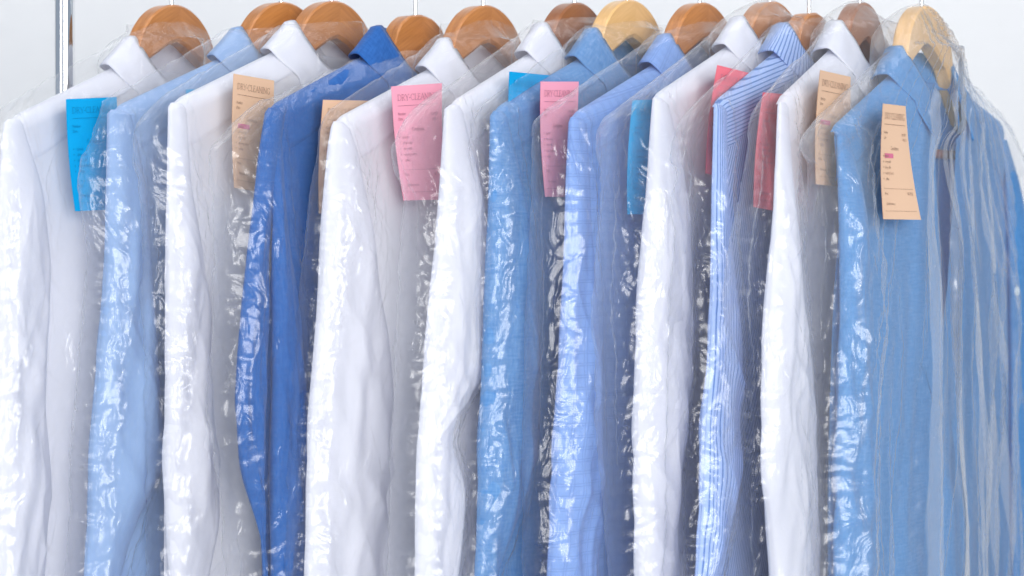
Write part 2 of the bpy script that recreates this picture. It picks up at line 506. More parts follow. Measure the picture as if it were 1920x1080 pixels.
shirt(hook=1443, apex=4, tip=(1228, 184), fab='white', wood='tan', hump='round',
      sl=[(194, 1222, 1254), (279, 1215, 1276), (322, 1212, 1282), (408, 1203, 1294), (494, 1195, 1297), (580, 1190, 1299), (666, 1186, 1298), (752, 1184, 1294), (881, 1182, 1277), (1010, 1183, 1270), (1080, 1184, 1278)],
      bag=[(180, 1218), (205, 1190), (230, 1162), (255, 1147), (285, 1142), (330, 1154), (400, 1154), (500, 1151), (600, 1145), (700, 1155), (800, 1152), (950, 1165), (1080, 1175)],
      tk=('rose', [(1343, 122), (1430, 143), (1405, 345), (1313, 325)]),
      label='white shirt between the checked blue shirt and the striped shirt')
shirt(hook=1517, apex=24, tip=(1342, 197), fab='stripe', wood='tan', hump='flat',
      sl=[(206, 1337, 1364), (365, 1332, 1368), (450, 1329, 1373), (537, 1326, 1381), (640, 1321, 1386), (709, 1316, 1388), (795, 1311, 1389), (881, 1307, 1387), (993, 1302, 1367), (1080, 1298, 1350)],
      bag=[(185, 1338), (215, 1322), (245, 1304), (275, 1290), (310, 1285), (330, 1299), (380, 1291), (450, 1302), (600, 1298), (1080, 1292)],
      tk=('rose', [(1430, 173), (1512, 180), (1500, 402), (1409, 388)]),
      label='blue and white striped shirt, the only one with stripes')
shirt(hook=1612, apex=6, tip=(1462, 192), fab='white', wood='brown', hump='round',
      sl=[(202, 1456, 1480), (322, 1450, 1488), (408, 1444, 1496), (494, 1434, 1505), (580, 1423, 1513), (666, 1417, 1523), (752, 1414, 1530), (838, 1412, 1536), (881, 1411, 1538), (967, 1424, 1544), (1080, 1434, 1548)],
      bag=[(180, 1456), (215, 1444), (260, 1438), (330, 1432), (400, 1420), (500, 1405), (560, 1402), (660, 1409), (800, 1407), (900, 1407), (1080, 1414)],
      tk=('beige', [(1539, 131), (1594, 144), (1602, 353), (1533, 345)]),
      label='white shirt between the striped shirt and the mid blue shirt seen from the front')
shirt(hook=1728, apex=12, tip=(1564, 244), fab='mid_blue', wood='pale', hump='round',
      sl=[(256, 1566, 1592), (350, 1567, 1622), (450, 1567, 1636), (600, 1564, 1642), (750, 1560, 1640), (850, 1558, 1640), (1080, 1554, 1648)],
      bag=[(228, 1556), (250, 1540), (268, 1532), (285, 1530), (310, 1549), (450, 1544), (600, 1537), (750, 1544), (1080, 1539)],
      tk=('beige', [(1657, 194), (1696, 199), (1718, 412), (1661, 411)]),
      open=True,
      label='mid blue shirt showing its open neck and front under milky film')

HANG_LABEL = [
    'tan wooden hanger nearest the chrome pole, holding the white shirt with the blue ticket',
    'tan wooden hanger holding the pale sky blue shirt',
    'tan wooden hanger holding the white shirt between pale sky blue and royal blue',
    'tan wooden hanger with a flat squared top and centre joint, holding the royal blue shirt',
    'tan wooden hanger holding the white shirt with the whole pink ticket',
    'dark brown wooden hanger holding the bent-elbowed white shirt, beside a pale hanger',
    'pale wooden hanger holding the flecked chambray shirt',
    'tan wooden hanger holding the checked periwinkle shirt',
    'tan wooden hanger holding the white shirt between the checked and striped shirts',
    'small tan wooden hanger with a squared top, holding the striped shirt',
    'dark brown wooden hanger covered by film, holding the white shirt beside the striped one',
    'pale wooden hanger holding the mid blue shirt seen from the front',
]
BAG_LABEL = [
    'clear plastic cover on the white shirt nearest the chrome pole',
    'clear plastic cover over the pale sky blue shirt, bulging over a bright blue ticket',
    'clear plastic cover over the white shirt between pale sky blue and royal blue',
    'crinkled clear plastic cover over the royal blue shirt, bulging over an apricot ticket',
    'close fitting clear plastic cover over the broad white sleeve beside the royal blue shirt',
    'clear plastic cover over the bent-elbowed white shirt, bulging over the pink ticket',
    'clear plastic cover over the flecked chambray shirt',
    'clear plastic cover over the checked shirt, with a wide crinkled strip over a pink ticket',
    'clear plastic cover over the white shirt beside the checked one, bulging over a blue ticket',
    'clear plastic cover over the striped shirt',
    'clear plastic cover over the white shirt beside the stripes, rising over a dark hanger',
    'milky plastic cover over the mid blue shirt, in long folds from the pale hanger',
]
TICKET_LABEL = [
    'large bright blue dry-cleaning ticket on the cover of the white shirt nearest the pole',
    'bright blue ticket on the pale sky blue shirt, only a corner showing',
    'apricot dry-cleaning ticket with pink marked line, on the white shirt beside royal blue',
    'apricot dry-cleaning ticket on the royal blue shirt, half hidden by a white shirt',
    'pale pink dry-cleaning ticket on the broad white shirt beside the royal blue one',
    'bright blue ticket on the white shirt with the bent elbow, behind the chambray shoulder',
    'pale pink dry-cleaning ticket on the flecked chambray shirt',
    'bright blue ticket on the checked shirt, seen through the film of the next cover',
    'tilted rose red ticket on the white shirt, behind the striped shoulder',
    'rose red dry-cleaning ticket on the striped shirt',
    'narrow apricot ticket on the white shirt beside the striped one, its lower end behind film',
    'fully visible apricot dry-cleaning ticket on the mid blue shirt seen from the front',
]


DROP = [.016, .022, .020, .033, .014, .014, .020, .018, .0, .004, .0, .0]   # how far below the top of the hanger each cover ends


# ------------------------------------------------------------------ builders
def build(i, d):
    fr = Frame(d['hook'], d['tip'])
    mat = MAT[d['fab']]
    za = (YH - d['apex']) / 2000.
    _, zt, _ = fr.ray(d['tip'][0], d['tip'][1]); zt = float(zt)
    zn = zt + .39 * .145
    if zn > za - .040: zn = za - .040
    slope = (zn - zt) / .145
    opn = d.get('open', False)
    fr.fk = 1.15 if opn else 1.0
    sd = 100 + i * 17
    ORG = np.array([fr.hx, 0, ZC + zn])
    root = empty('shirt', ORG); tag(root, d['label'], 'shirt', 'shirts in plastic covers hanging in a row')

    def zs(u):
        a = np.abs(u)
        sl_ = np.where(np.asarray(u) < 0, slope * (.55 if opn else 1.), slope)
        return np.where(a < .07, zn, zn - sl_ * (a - .07) - .004 * sstep(a, .202, .218))

    # ---------------- sleeve traced from the photograph, given its own depth and thickness
    ytip = d['tip'][1]
    sl = [(ytip, d['tip'][0] - 4, d['tip'][0] + 12)] + d['sl']
    ya = np.array([p[0] for p in sl], float); xa = np.array([p[1] for p in sl], float); xb = np.array([p[2] for p in sl], float)
    ys = np.concatenate([ytip + np.linspace(0, 1, 14) ** 1.6 * 50, np.arange(ytip + 56, 1330, 6)])
    xl = np.interp(ys, ya, xa); xr = np.interp(ys, ya, xb)
    k = np.concatenate([np.zeros(14), np.ones(len(ys) - 14)]) * sstep(ys, ytip + 50, ytip + 140)
    xl = xl * (1 - k) + blur(xl, 4, 0) * k; xr = xr * (1 - k) + blur(xr, 3.2, 0) * k
    n0 = .004 + .012 * sstep(ys, ytip, ytip + 200)
    mid = (xl + xr) / 2; hw = np.maximum((xr - xl) / 2, 3)
    uc, zc, kt = fr.ray(mid, ys, n0)
    hw = hw / 2000. * kt
    b = np.minimum(.0125, .52 * hw / fr.s)
    a = np.sqrt(np.maximum(hw ** 2 - (b * fr.s) ** 2, 1e-8)) / fr.c
    C = 96
    th = np.linspace(0, 2 * np.pi, C, endpoint=False)[None, :]
    ct, st = np.cos(th), np.sin(th)
    zz = zc[:, None] + 0 * th
    uu = uc[:, None] + a[:, None] * ct
    grow = sstep(ys, ytip + 20, ytip + 260)[:, None]
    f1 = perlin(uu * 30 + zz * 7, zz * 3.2 + ct * .4, sd)
    f2 = perlin(uu * 75 + zz * 9, zz * 7, sd + 1)
    f3 = 1 - np.abs(perlin(uu * 26 - zz * 12, zz * 9, sd + 2)) * 2
    elbow = np.exp(-((zz - (zt - .29)) / .10) ** 2)
    cz_ = creases(uu - uc[:, None], zz, (-.03, .03, zt - .45, zt - .06), 12, sd + 90, .03, .11, .006, .35)
    dn = grow * (.0042 * f1 + .0016 * f2 + (.0012 + .004 * elbow) * f3 + .0030 * cz_) * np.minimum(1, b[:, None] / .009)
    nn = n0[:, None] + b[:, None] * np.sign(st) * np.abs(st) ** .8 + dn * np.abs(st)
    uu = uu + grow * .0012 * f2
    if d['fab'] == 'stripe':
        edge = uc + a
        uvx = (edge[:, None] - uu) * np.interp(ys, [ytip, 500, 900, 1080], [1.15, 1.0, .95, 1.1])[:, None] + np.where(st > 0, 0, .3)
    else:
        uvx = uu + np.where(st > 0, 0, .4) - np.interp(ys, [ytip, 1300], [0, .05])[:, None]
    UV = np.stack([uvx, zz], -1)
    M = Multi()
    if d.get('groove'):
        # the sleeve has fallen into two deep folds, side by side
        gl = np.interp(ys, [ytip, 300, 480, 600, 800, 1080, 1330], [521, 515, 507, 506, 501, 502, 502])
        gw = np.interp(ys, [ytip, 260, 420, 700, 1080, 1330], [-14, -9, 1, 6, 7, 7])
        for x0_, x1_, dn_ in ((xl, gl - gw, -.002), (gl + gw, xr, .007 * sstep(ys, 260, 460))):
            hw_ = np.maximum((x1_ - x0_) / 2, 3)
            nq = n0 + dn_
            uq, zq, kq = fr.ray((x0_ + x1_) / 2, ys, nq)
            hw_ = hw_ / 2000. * kq
            bq = np.minimum(.0125, .66 * hw_ / fr.s); aq = np.sqrt(np.maximum(hw_ ** 2 - (bq * fr.s) ** 2, 1e-8)) / fr.c
            U_ = uq[:, None] + aq[:, None] * ct
            Nq = np.asarray(nq)[:, None] + bq[:, None] * st + dn * .5 * np.abs(st)
            M.add(fr.world(U_, Nq, zq[:, None] + 0 * th), np.stack([U_ + np.where(st > 0, 0, .4), zz], -1), True, flip=True)
    else:
        M.add(fr.world(uu, nn, zz), UV, True, flip=True)
    M.build('sleeve', mat, root, ORG)
    o_ = np.argsort(zc); sz, suc, sa, sb, sn = zc[o_], uc[o_], a[o_], b[o_], n0[o_]

    def sleeve_env(u, z):
        q = 1 - ((u - np.interp(z, sz, suc)) / (np.interp(z, sz, sa) + .001)) ** 2
        return np.where((q > 0) & (z < zt + .004), np.interp(z, sz, sn) + (np.interp(z, sz, sb) + .004) * np.sqrt(np.maximum(q, 0)), -.02)

    def sleeve_back(u, z):
        q = 1 - ((u - np.interp(z, sz, suc)) / (np.interp(z, sz, sa) + .002)) ** 2
        return np.where((q > 0) & (z < zt + .004), np.interp(z, sz, sn) - (np.interp(z, sz, sb) + .004) * np.sqrt(np.maximum(q, 0)), .02)

    # far sleeve
    if opn:
        fs = [(262, 1880, 1893), (330, 1883, 1915), (430, 1886, 1938), (700, 1889, 1950), (1080, 1889, 1958), (1330, 1889, 1960)]
        fy = np.linspace(262, 1330, 110)
        fl = np.interp(fy, [p[0] for p in fs], [p[1] for p in fs]); frr = np.interp(fy, [p[0] for p in fs], [p[2] for p in fs])
        un, z2, kt2 = fr.ray((fl + frr) / 2, fy, .008)
        hw2 = (frr - fl) / 4000. * kt2
        b2 = np.minimum(.010, .5 * hw2 / fr.s); a2 = np.sqrt(hw2 ** 2 - (b2 * fr.s) ** 2) / fr.c
    else:
        z2 = np.linspace(zt - .002, zt - .58, 80)
        un = -.214 - .012 * sstep(zt - z2, 0, .3); a2 = .008 + .03 * sstep(zt - z2, 0, .25); b2 = .004 + .008 * sstep(zt - z2, 0, .2)
    u2 = un[:, None] + a2[:, None] * ct; zz2 = z2[:, None] + 0 * th
    n2 = .006 + b2[:, None] * st + .003 * perlin(u2 * 40, zz2 * 4, sd + 9) * sstep(zt - zz2, .01, .1)
    M = Multi(); M.add(fr.world(u2, n2, zz2), np.stack([u2, zz2], -1), True, flip=True)
    far = M.build('sleeve', mat, root, ORG)
    if opn:
        ub, zb, _ = fr.ray(1904.5, 546, .019)
        ring = []
        for rr, nz in ((.0001, .0008), (.0016, .0008), (.0026, .0016), (.0044, .0020), (.0052, .0012), (.0053, 0), (.0001, 0)):
            t = np.linspace(0, 2 * np.pi, 28, endpoint=False)
            ring.append(fr.world(ub + rr * np.cos(t), .0195 + nz + 0 * t, zb + rr * np.sin(t)))
        P = np.stack(ring); M = Multi(); M.add(P, np.zeros(P.shape[:2] + (2,)), True)
        for hx_, hz_ in ((-.0009, -.0009), (.0009, -.0009), (-.0009, .0009), (.0009, .0009)):
            pass
        bo = M.build('button', BUTTON, far, ORG)

    # ---------------- body: front panel(s) and back panel
    def bump_edge(v): return .217 - .014 * np.exp(-((v - .07) / .05) ** 2) + .010 * sstep(v, .1, .3)

    def lens(u, v):
        ue = bump_edge(v)
        return np.sqrt(np.maximum(1 - (u / ue) ** 2, 0)) ** .7

    if i + 1 < len(S):
        e_ = S[i + 1]
        BUL = float(np.clip((.6 * (e_['tip'][0] - d['tip'][0]) + .4 * (e_['hook'] - d['hook'])) / 2000. * .84 - .042, .003, .034))
    else:
        BUL = .008
    L = .70
    def front_n(u, v):
        T = .0125 + .004 * sstep(v, .02, .3) + .014 * np.exp(-((np.abs(u) - .055) / .045) ** 2) * np.exp(-v / .16)
        fo = perlin(u * 15 + v * 3, v * 2.3, sd + 3) * .010 + perlin(u * 34 - v * 5, v * 4, sd + 4) * .0035 + (1 - np.abs(perlin(u * 20 + v * 9, v * 6, sd + 5)) * 2) * .0018
        full = BUL * sstep(.215 - u, .0, .085) * sstep(u, -.12, .04) * sstep(v, .02, .22)
        return full + T * lens(u, v) * np.sqrt(np.clip(v / (.010 + .02 * np.exp(-((np.abs(u) - .055) / .05) ** 2)), 0, 1)) + fo * sstep(v, .05, .26) * lens(u, v)

    vr = np.concatenate([np.linspace(0, 1, 16) ** 2 * .03, np.linspace(.034, L, 190)])[:, None]
    M = Multi()
    # halves of the front meet at the placket; an open neck parts them
    def half(side):
        c = np.linspace(0, 1, 90)[None, :]
        w0 = np.zeros_like(vr)
        if opn:
            w0 = np.interp(vr, [0, .03, .07, .115, .20, .27], [.033, .031, .025, .017, .006, 0])
        else:
            w0 = np.interp(vr, [0, .05, .075], [.016, .006, 0])
        un_ = bump_edge(vr)
        if opn and side < 0:
            yq = YH - 2000. * (zs(np.array(-.2)) - vr)
            uq, _, _ = fr.ray(1902 + 0 * yq, yq, .004)
            un_ = np.interp(vr, [0, .05, .8], [.213, 0, 0]) * 0 + np.where(vr < .03, .213, np.maximum(.213, -uq))
        ov = .012
        if side > 0:
            u = (un_ - (w0 - 0)) * c ** .9 + w0; u = w0 - np.where(w0 < .001, ov, 0) + (un_ - w0 + np.where(w0 < .001, ov, 0)) * c
        else:
            u = -(w0 + (un_ - w0) * c)
        top = zs(u) - np.where(np.abs(u) < .07, .062 * np.sqrt(np.maximum(1 - (np.abs(u) / .07) ** 2, 0)), 0)
        z = top - vr
        vv = zs(u) - z
        n = front_n(u, vv) + (.0022 if side > 0 else 0) * np.exp(-((c) / .25) ** 2)
        n = np.where(np.abs(u) < .075, np.maximum(n, .006 + .018 * (1 - (u / .075) ** 2) * np.exp(-np.maximum(vv - .06, 0) / .06)), n)
        if side > 0:
            n = n + .0012 * sstep(u, .036, .034) * sstep(vv, .0, .03)
        if d['fab'] == 'stripe':
            UVb = np.stack([u * 1.0 + z * .35, z], -1)
        else:
            UVb = np.stack([u, z], -1)
        return fr.world(u, n, z), UVb, u, z, n
    P, UVb, u_, z_, n_ = half(+1); M.add(P, UVb, flip=True)
    P, UVb, *_ = half(-1); M.add(P, UVb)
    c = np.linspace(-1, 1, 60)[None, :]
    ub_ = c * bump_edge(vr)
    zb_ = zs(ub_) - vr
    nb_ = -(.006 + .005 * sstep(vr, .02, .3)) * lens(ub_, vr) * np.sqrt(np.clip(vr / .02, 0, 1)) - np.where(np.abs(ub_) < .075, .014 * (1 - (ub_ / .075) ** 2) * np.exp(-vr / .05), 0)
    M.add(fr.world(ub_, nb_, zb_), np.stack([ub_ + .5, zb_], -1))
    M.build('body', mat, root, ORG)

    # ---------------- yoke laid over the shoulders, its seam standing proud
    for sg in (1, -1):
        M = Multi()
        uy = np.linspace(.072, .2135, 60)[None, :]
        tt = np.concatenate([[-.10, -.05], np.linspace(0, 1, 16)])[:, None]
        dep = .020 + .022 * sstep(uy, .07, .2)
        vv = np.clip(tt, 0, 1) * dep
        z = zs(uy) - vv + .0012
        n = front_n(uy, vv) + .0012 + np.where(tt < 0, -.002, 0)
        n = np.where(tt < 0, -.004 * np.abs(tt) / .1, n)
        n = n - .0009 * sstep(tt, .90, 1.0)
        UVy = np.stack([vv + tt * 0 + uy * .12, uy + 0 * tt], -1)
        M.add(fr.world(sg * uy, n, z), UVy, flip=sg > 0)
        M.build('yoke', mat, root, ORG)

    # ---------------- collar
    ph = np.linspace(math.radians(64), math.radians(-244), 110)[None, :]     # from the front (+n) round the near side to the back and on
    if opn: ph = np.linspace(math.radians(50), math.radians(-230), 110)[None, :]
    frontness = np.clip(np.sin(ph), 0, 1) ** 1.3
    backness = np.clip(-np.sin(ph), 0, 1)
    zf = zn + .027 - .054 * frontness + .002 * backness
    zbse = zn - .006 - .058 * frontness
    leafl = .040 + .016 * frontness
    aU, aN = .059, .026
    prof = np.concatenate([np.linspace(0, 1, 8), np.linspace(1.15, 2, 12)])[:, None]
    q = np.clip(prof, 0, 1); lf = np.clip(prof - 1, 0, 1)
    rad = 1 - .05 * q; side = np.cos(ph) ** 2; off = .004 * sstep(lf, 0, .3) + (.012 + .024 * side) * lf
    fold = .0025 * np.sin(np.clip(lf / .25, 0, 1) * np.pi)
    z = zbse + (zf - zbse) * q - leafl * (1 - .30 * side) * lf + fold
    u = np.cos(ph) * (aU * rad + off * .95); n = np.sin(ph) * (aN * rad + off * .5) + .001
    ru = np.abs(u)
    lim = zs(u) + .0030 - .022 * (np.abs(n) / .020) ** 2 - np.where(np.abs(n) > .022, 9, 0)
    z = np.where(prof > 1, np.maximum(z, np.where(ru > .05, lim, -9)), z)
    n = n + .0012 * perlin(ph * 3, prof * 2, sd + 12)
    arc = ph * .052
    UVc = np.stack([arc + 0 * prof, prof * .045 + 0 * ph], -1)
    Pc = fr.world(u, n, z)
    M = Multi(); M.add(Pc, UVc)
    col = M.build('collar', mat, root, ORG)
    md = col.modifiers.new('thick', 'SOLIDIFY'); md.thickness = .0014; md.offset = 0

    # ---------------- hanger
    hroot = empty('coat_hanger', (fr.hx, 0, ZC + za)); HO = np.array([fr.hx, 0, ZC + za])
    tag(hroot, HANG_LABEL[i], 'hanger', 'wooden hangers on the rail')
    uh = np.linspace(-.205, .205, 165)
    au = np.abs(uh)
    if d['hump'] == 'round':
        R = .060
        top = za - (R - np.sqrt(np.maximum(R * R - np.minimum(au, .054) ** 2, 0)))
        top = np.where(au < .054, top, np.minimum(top, np.interp(au, [.054, .066, .085, .21], [za - .034, zn - .007, float(zs(.085)) - .013, float(zs(.205)) - .012])))
        bot = np.interp(au, [0, .012, .045, .085, .16, .21], [za - .0345, za - .038, za - .056, float(zs(.085)) - .034, float(zs(.16)) - .030, float(zs(.205)) - .018])
    else:
        top = np.interp(au, [0, .020, .034, .040, .046, .060, .085, .21], [za, za - .003, za - .011, za - .020, za - .036, za - .052, float(zs(.085)) - .013, float(zs(.205)) - .012])
        bot = np.interp(au, [0, .02, .06, .1, .16, .21], [za - .050, za - .060, za - .078, float(zs(.1)) - .04, float(zs(.16)) - .03, float(zs(.205)) - .018])
    top = blur(top, 1.2, 0)
    hth = np.interp(au, [0, .055, .08, .15, .21], [.0085, .0080, .0055, .0045, .0025])
    # rounded-edge section
    sec = [(-1, .0, .72), (-1, .10, 1), (-1, .9, 1), (-1, 1, .80), (1, 1, .80), (1, .9, 1), (1, .10, 1), (1, .0, .72)]
    P = np.zeros((len(uh), len(sec), 3)); UVh = np.zeros((len(uh), len(sec), 2))
    for j, (sg, tpos, fth) in enumerate(sec):
        ed = np.minimum(.0035, (top - bot) * .1)
        zz3 = {0: bot, .10: bot + ed, .9: top - ed * .5, 1: top}[tpos]
        P[:, j] = fr.world(uh, sg * hth * fth, zz3)
        UVh[:, j] = np.stack([uh * 1 + (.3 if sg > 0 else 0), (zz3 + uh * np.sign(uh) * .5) + (.12 * (uh > 0))], -1)
    M = Multi(); M.add(P, UVh, True)
    wo = M.build('wooden_bar', WOODS[d['wood']], hroot, HO)
    for p in wo.data.polygons: p.use_smooth = False
    # trouser bar, seen through the open neck of one shirt
    bz = float(zs(.13)) - .045
    t = np.linspace(0, 2 * np.pi, 12, endpoint=False)
    bu = np.linspace(-.15, .15, 8)
    P = np.stack([fr.world(x + 0 * t, -.0005 + .0035 * np.cos(t), bz + .0045 * np.sin(t)) for x in bu])
    M = Multi(); M.add(P, np.zeros(P.shape[:2] + (2,)), True); M.build('trouser_bar', WOODS['brown'], hroot, HO)
    # hook
    zr = RAIL_Z - ZC
    pts = [(0, za - .004), (0, za + .012), (0, zr - .038)]
    rr = .0158
    cz = zr - .0014
    pts += [(.004, zr - .030), (.011, zr - .0155)]
    for ang in np.linspace(-35, 205, 26):
        pts.append((rr * math.cos(math.radians(ang)), cz + rr * math.sin(math.radians(ang))))
    pts = np.array(pts)
    tg = np.gradient(pts, axis=0); tg /= np.linalg.norm(tg, axis=1)[:, None]
    P = []
    for (pu, pz), (tu, tz) in zip(pts, tg):
        P.append(fr.world(pu + .0019 * np.cos(t) * tz, .0019 * np.sin(t), pz - .0019 * np.cos(t) * tu))
    P = np.stack(P); M = Multi(); M.add(P, np.zeros(P.shape[:2] + (2,)), True); M.build('hook', WIRE, hroot, HO)

    # ---------------- plastic cover
    by = np.array([p[0] for p in d['bag']], float); bx = np.array([p[1] for p in d['bag']], float)
    yy = np.linspace(by[0], 1400, 300)
    rj = np.random.RandomState(sd)
    kn = np.cumsum(rj.uniform(7, 26, 90)) + by[0]
    xx = np.interp(yy, by, bx)
    jit_px = np.interp(yy, kn, rj.uniform(-3.5, 2.5, 90)) * sstep(yy, by[0], by[0] + 30)
    ue, ze, _ = fr.ray(xx, yy, .010)
    ue = np.maximum(ue, np.where(ze < zt - .004, np.interp(ze, sz, suc + sa) + .0035, -9))
    oo = np.argsort(ze); zeS, ueS = ze[oo], ue[oo]
    u0 = float(ue[0]); z0 = float(ze[0])
    uf = -.30 if opn else -.235
    zfar = zt - .02 if opn else zt + .008
    Rn, Cn = 330, 190
    f = np.linspace(0, 1, Cn) ** 1.35
    ut = u0 + (uf - u0) * f
    drop = DROP[i]
    zc_ = za - drop
    ztop = np.where(ut > 0, np.interp(ut, [.0, .035, .07, u0], [zc_, zc_ - .004, min(zc_ - .008, zn + .026), z0]),
                    np.interp(-ut, [.0, .035, .07, .215, max(.216, -uf)], [zc_, zc_ - .006, min(zc_ - .02, zn + .020), float(zs(-.215)) + .014, zfar]))
    hang_top = np.interp(ut, uh, top)
    mouth = np.exp(-(ut / .05) ** 4)
    if drop < .004:
        ztop = np.maximum(ztop, np.where(np.abs(ut) < .06, hang_top + .003, -9))
    ztop = blur(ztop, 1.5, 0)
    ztop = ztop + .0022 * perlin(ut * 60, ut * 0 + .5, sd + 21) * sstep(np.abs(ut), .01, .05)
    ztop[0] = z0
    zbot = float(ze[-1])
    tr = (np.linspace(0, 1, Rn) ** 1.12)[:, None]
    Z = ztop[None, :] - (ztop[None, :] - zbot) * tr
    zcol0 = Z[:, :1]
    UE = np.interp(zcol0, zeS, ueS)
    U = UE + (uf - UE) * f[None, :]
    V = zs(U) - Z
    E = np.where(V > 0, front_n(U, np.maximum(V, 0)), 0) * (np.abs(U) < .215)
    E = np.where((np.abs(U) < .215), E, -.002)
    E = np.maximum(E, sleeve_env(U, Z))
    cq = 1 - (U / .090) ** 2
    E = np.maximum(E, np.where((cq > 0) & (Z < zn + .028) & (Z > zn - .075), np.where(U < 0, .018, .036) * np.sqrt(np.maximum(cq, 0)) * sstep(zn - .075 - Z, .0, -.03), -.02))
    E = np.maximum(E, np.where(Z > zn - .02, .009, -.02) * (np.abs(U) < .09))
    F = E.copy()
    for kk in range(5):
        F = np.maximum(blur(blur(F, 4.5, 1), 3.0, 0), E)
    F = .5 * F + .5 * blur(F, 2.2, 1)
    vtop = ztop[None, :] - Z
    dS = np.sqrt(np.diff(U, axis=1) ** 2 + np.diff(F, axis=1) ** 2)
    ARC = np.concatenate([np.zeros((Rn, 1)), np.cumsum(dS, 1)], 1) + .012 * np.sqrt(np.clip((UE - U) / .014, 0, 1))
    ARC = ARC + .05 * perlin(Z * 3, Z * 0, sd + 70)
    cr = crumple(ARC, Z, sd + 30)
    patch = sstep(perlin(U * 13, Z * 6, sd + 33), -.35, .35)
    edgey = np.exp(-((UE - U) / .055) ** 2)
    loose = np.clip(.35 + .65 * edgey + .35 * (E < .004), 0, 1)
    amp = (.0020 + .0038 * patch) * (.45 + .9 * loose)
    # long pulls fanning from the hanger
    ang = np.arctan2(U, (za + .03) - Z)
    fan = (1 - np.abs(perlin(ang * 11, np.hypot(U, za - Z) * 3.0, sd + 34)) * 1.8)
    if opn:
        fan = .5 + .9 * perlin(ang * 16, np.hypot(U, za - Z) * 2.5, sd + 34)
    pull = fan * np.exp(-np.maximum(za - Z - .02, 0) / (.45 if opn else .09)) * (.0085 if opn else .0022)
    vert = (1 - np.abs(perlin(U * 19 + Z * 2.5, Z * 2.2, sd + 35)) * 1.8)
    if opn:
        vert = .5 + .9 * perlin(U * 26 + Z * 2.5, Z * 2.0, sd + 35) + .25 * perlin(U * 60 + Z * 5, Z * 4, sd + 45)
    vert = vert * (.015 if opn else .0012) * sstep(vtop, .08, .25)
    close = np.sqrt(np.clip((UE - U) / .014, 0, 1))
    ctop = np.sqrt(np.clip(vtop / .022, 0, 1))
    if drop >= .004:
        ctop = np.maximum(ctop, mouth[None, :])
    nedge = np.interp(Z, sz, sn) * .6 + .001 + .003 * perlin(Z * 16, Z * 0 + .7, sd + 36)
    lc = creases(ARC, Z, (.0, .10, zt - .46, zt - .01), 46, sd + 81, .015, .060, .0032, .55)
    nF = F + .0028 + (.80 * amp * cr + .0030 * lc + np.maximum(pull, -.001) + np.maximum(vert, -.001))
    nF = nedge + (nF - nedge) * close
    clr = np.clip((UE - U) / .004, 0, 1)
    nF = np.where(E > .003, np.maximum(nF, nedge + (E + .0012 - nedge) * clr), nF)
    nF = nF * ctop
    ujit = .0022 * perlin(Z * 60, U * 60, sd + 37) + .0012 * perlin(Z * 140, U * 120, sd + 38)
    ejit = -np.interp(zcol0, zeS, jit_px[oo]) / 2000. / fr.c
    Uf = U + ujit * sstep(vtop, .0, .05) + ejit * np.exp(-((UE - U) / .006))
    wA = perlin(ARC * 32, Z * 22, sd + 41) + .5 * perlin(ARC * 70, Z * 50, sd + 42); wB = perlin(ARC * 30, Z * 24, sd + 43) + .5 * perlin(ARC * 66, Z * 54, sd + 44)
    M = Multi()
    M.add(fr.world(Uf, nF, Z + .0015 * perlin(U * 70, Z * 70, sd + 39) * sstep(vtop, .0, .04)), np.stack([ARC + i * .77 + .020 * wA, Z + .028 * wB], -1), flip=True)
    crb = crumple(ARC + 3, Z, sd + 60)
    nB = -(.010 + .006 * sstep(V, .0, .2)) - (amp * crb)
    nB = np.where((np.abs(U) < .09) & (Z > zn - .04), nB - .022 * np.sqrt(np.maximum(cq, 0)), nB)
    nB = np.minimum(nB, blur(sleeve_back(U, Z), 1.5, 1) - .0015)
    nB = nedge + (blur(nB, 2, 1) - nedge) * close
    nB = nB * ctop
    M.add(fr.world(Uf, nB, Z), np.stack([ARC + 4.3 + i * .77 + .020 * wA, Z + .028 * wB], -1))
    BO = np.array([fr.hx, 0, ZC + za])
    pats = []
    if opn:
        rp = np.random.RandomState(3)
        for k in range(8):
            ua = rp.uniform(-.07, .05); ub2 = ua * 2.2 + rp.uniform(-.10, .06)
            w0_, w1_ = rp.uniform(.003, .010), rp.uniform(.014, .048)
            r0 = int(rp.uniform(4, 90)); rr_ = np.arange(r0, Rn - 1, 2)
            tq = ((rr_ - 4) / (Rn - 5.))[:, None] ** .75
            zr_ = Z[rr_, 60][:, None]
            uc_ = ua + (ub2 - ua) * tq + .006 * perlin(zr_ * 9, zr_ * 0 + k, 900 + k)
            wd = (w0_ + (w1_ - w0_) * tq) * (.75 + .5 * perlin(zr_ * 12, zr_ * 0 + k, 950 + k)) * np.clip((rr_ - r0)[:, None] / 14., 0, 1)
            for lay in range(2):
                cc = np.linspace(-.5, .5, 7)[None, :] + .12 * lay
                up = uc_ + wd * cc
                np_ = np.stack([np.interp(up[j], U[r_][::-1], nF[r_][::-1]) for j, r_ in enumerate(rr_)])
                zp = np.stack([np.interp(up[j], U[r_][::-1], Z[r_][::-1]) for j, r_ in enumerate(rr_)])
                M.add(fr.world(up, np_ + .0012 + .0009 * lay + .0012 * (.25 - cc ** 2), zp), np.stack([up + 7 + k, zp], -1), flip=True)
                pats.append(np.full(up.size, .25))
    bag = M.build('plastic_cover', FILM_MILKY if opn else FILM, None, BO)
    at = bag.data.attributes.new('patch', 'FLOAT', 'POINT')
    pat = np.clip(.34 + .60 * patch * (.5 + .5 * loose) + .35 * edgey, 0, 1) * (np.clip(.35 + .75 * edgey, 0, 1) if opn else 1)
    at.data.foreach_set('value', np.concatenate([pat.ravel(), pat.ravel()] + pats).astype(np.float32))
    tag(bag, BAG_LABEL[i], 'garment cover', 'clear plastic covers over the shirts')

    # ---------------- ticket on the front of the cover
    kind, q4 = d['tk']
    q4 = np.array(q4, float)
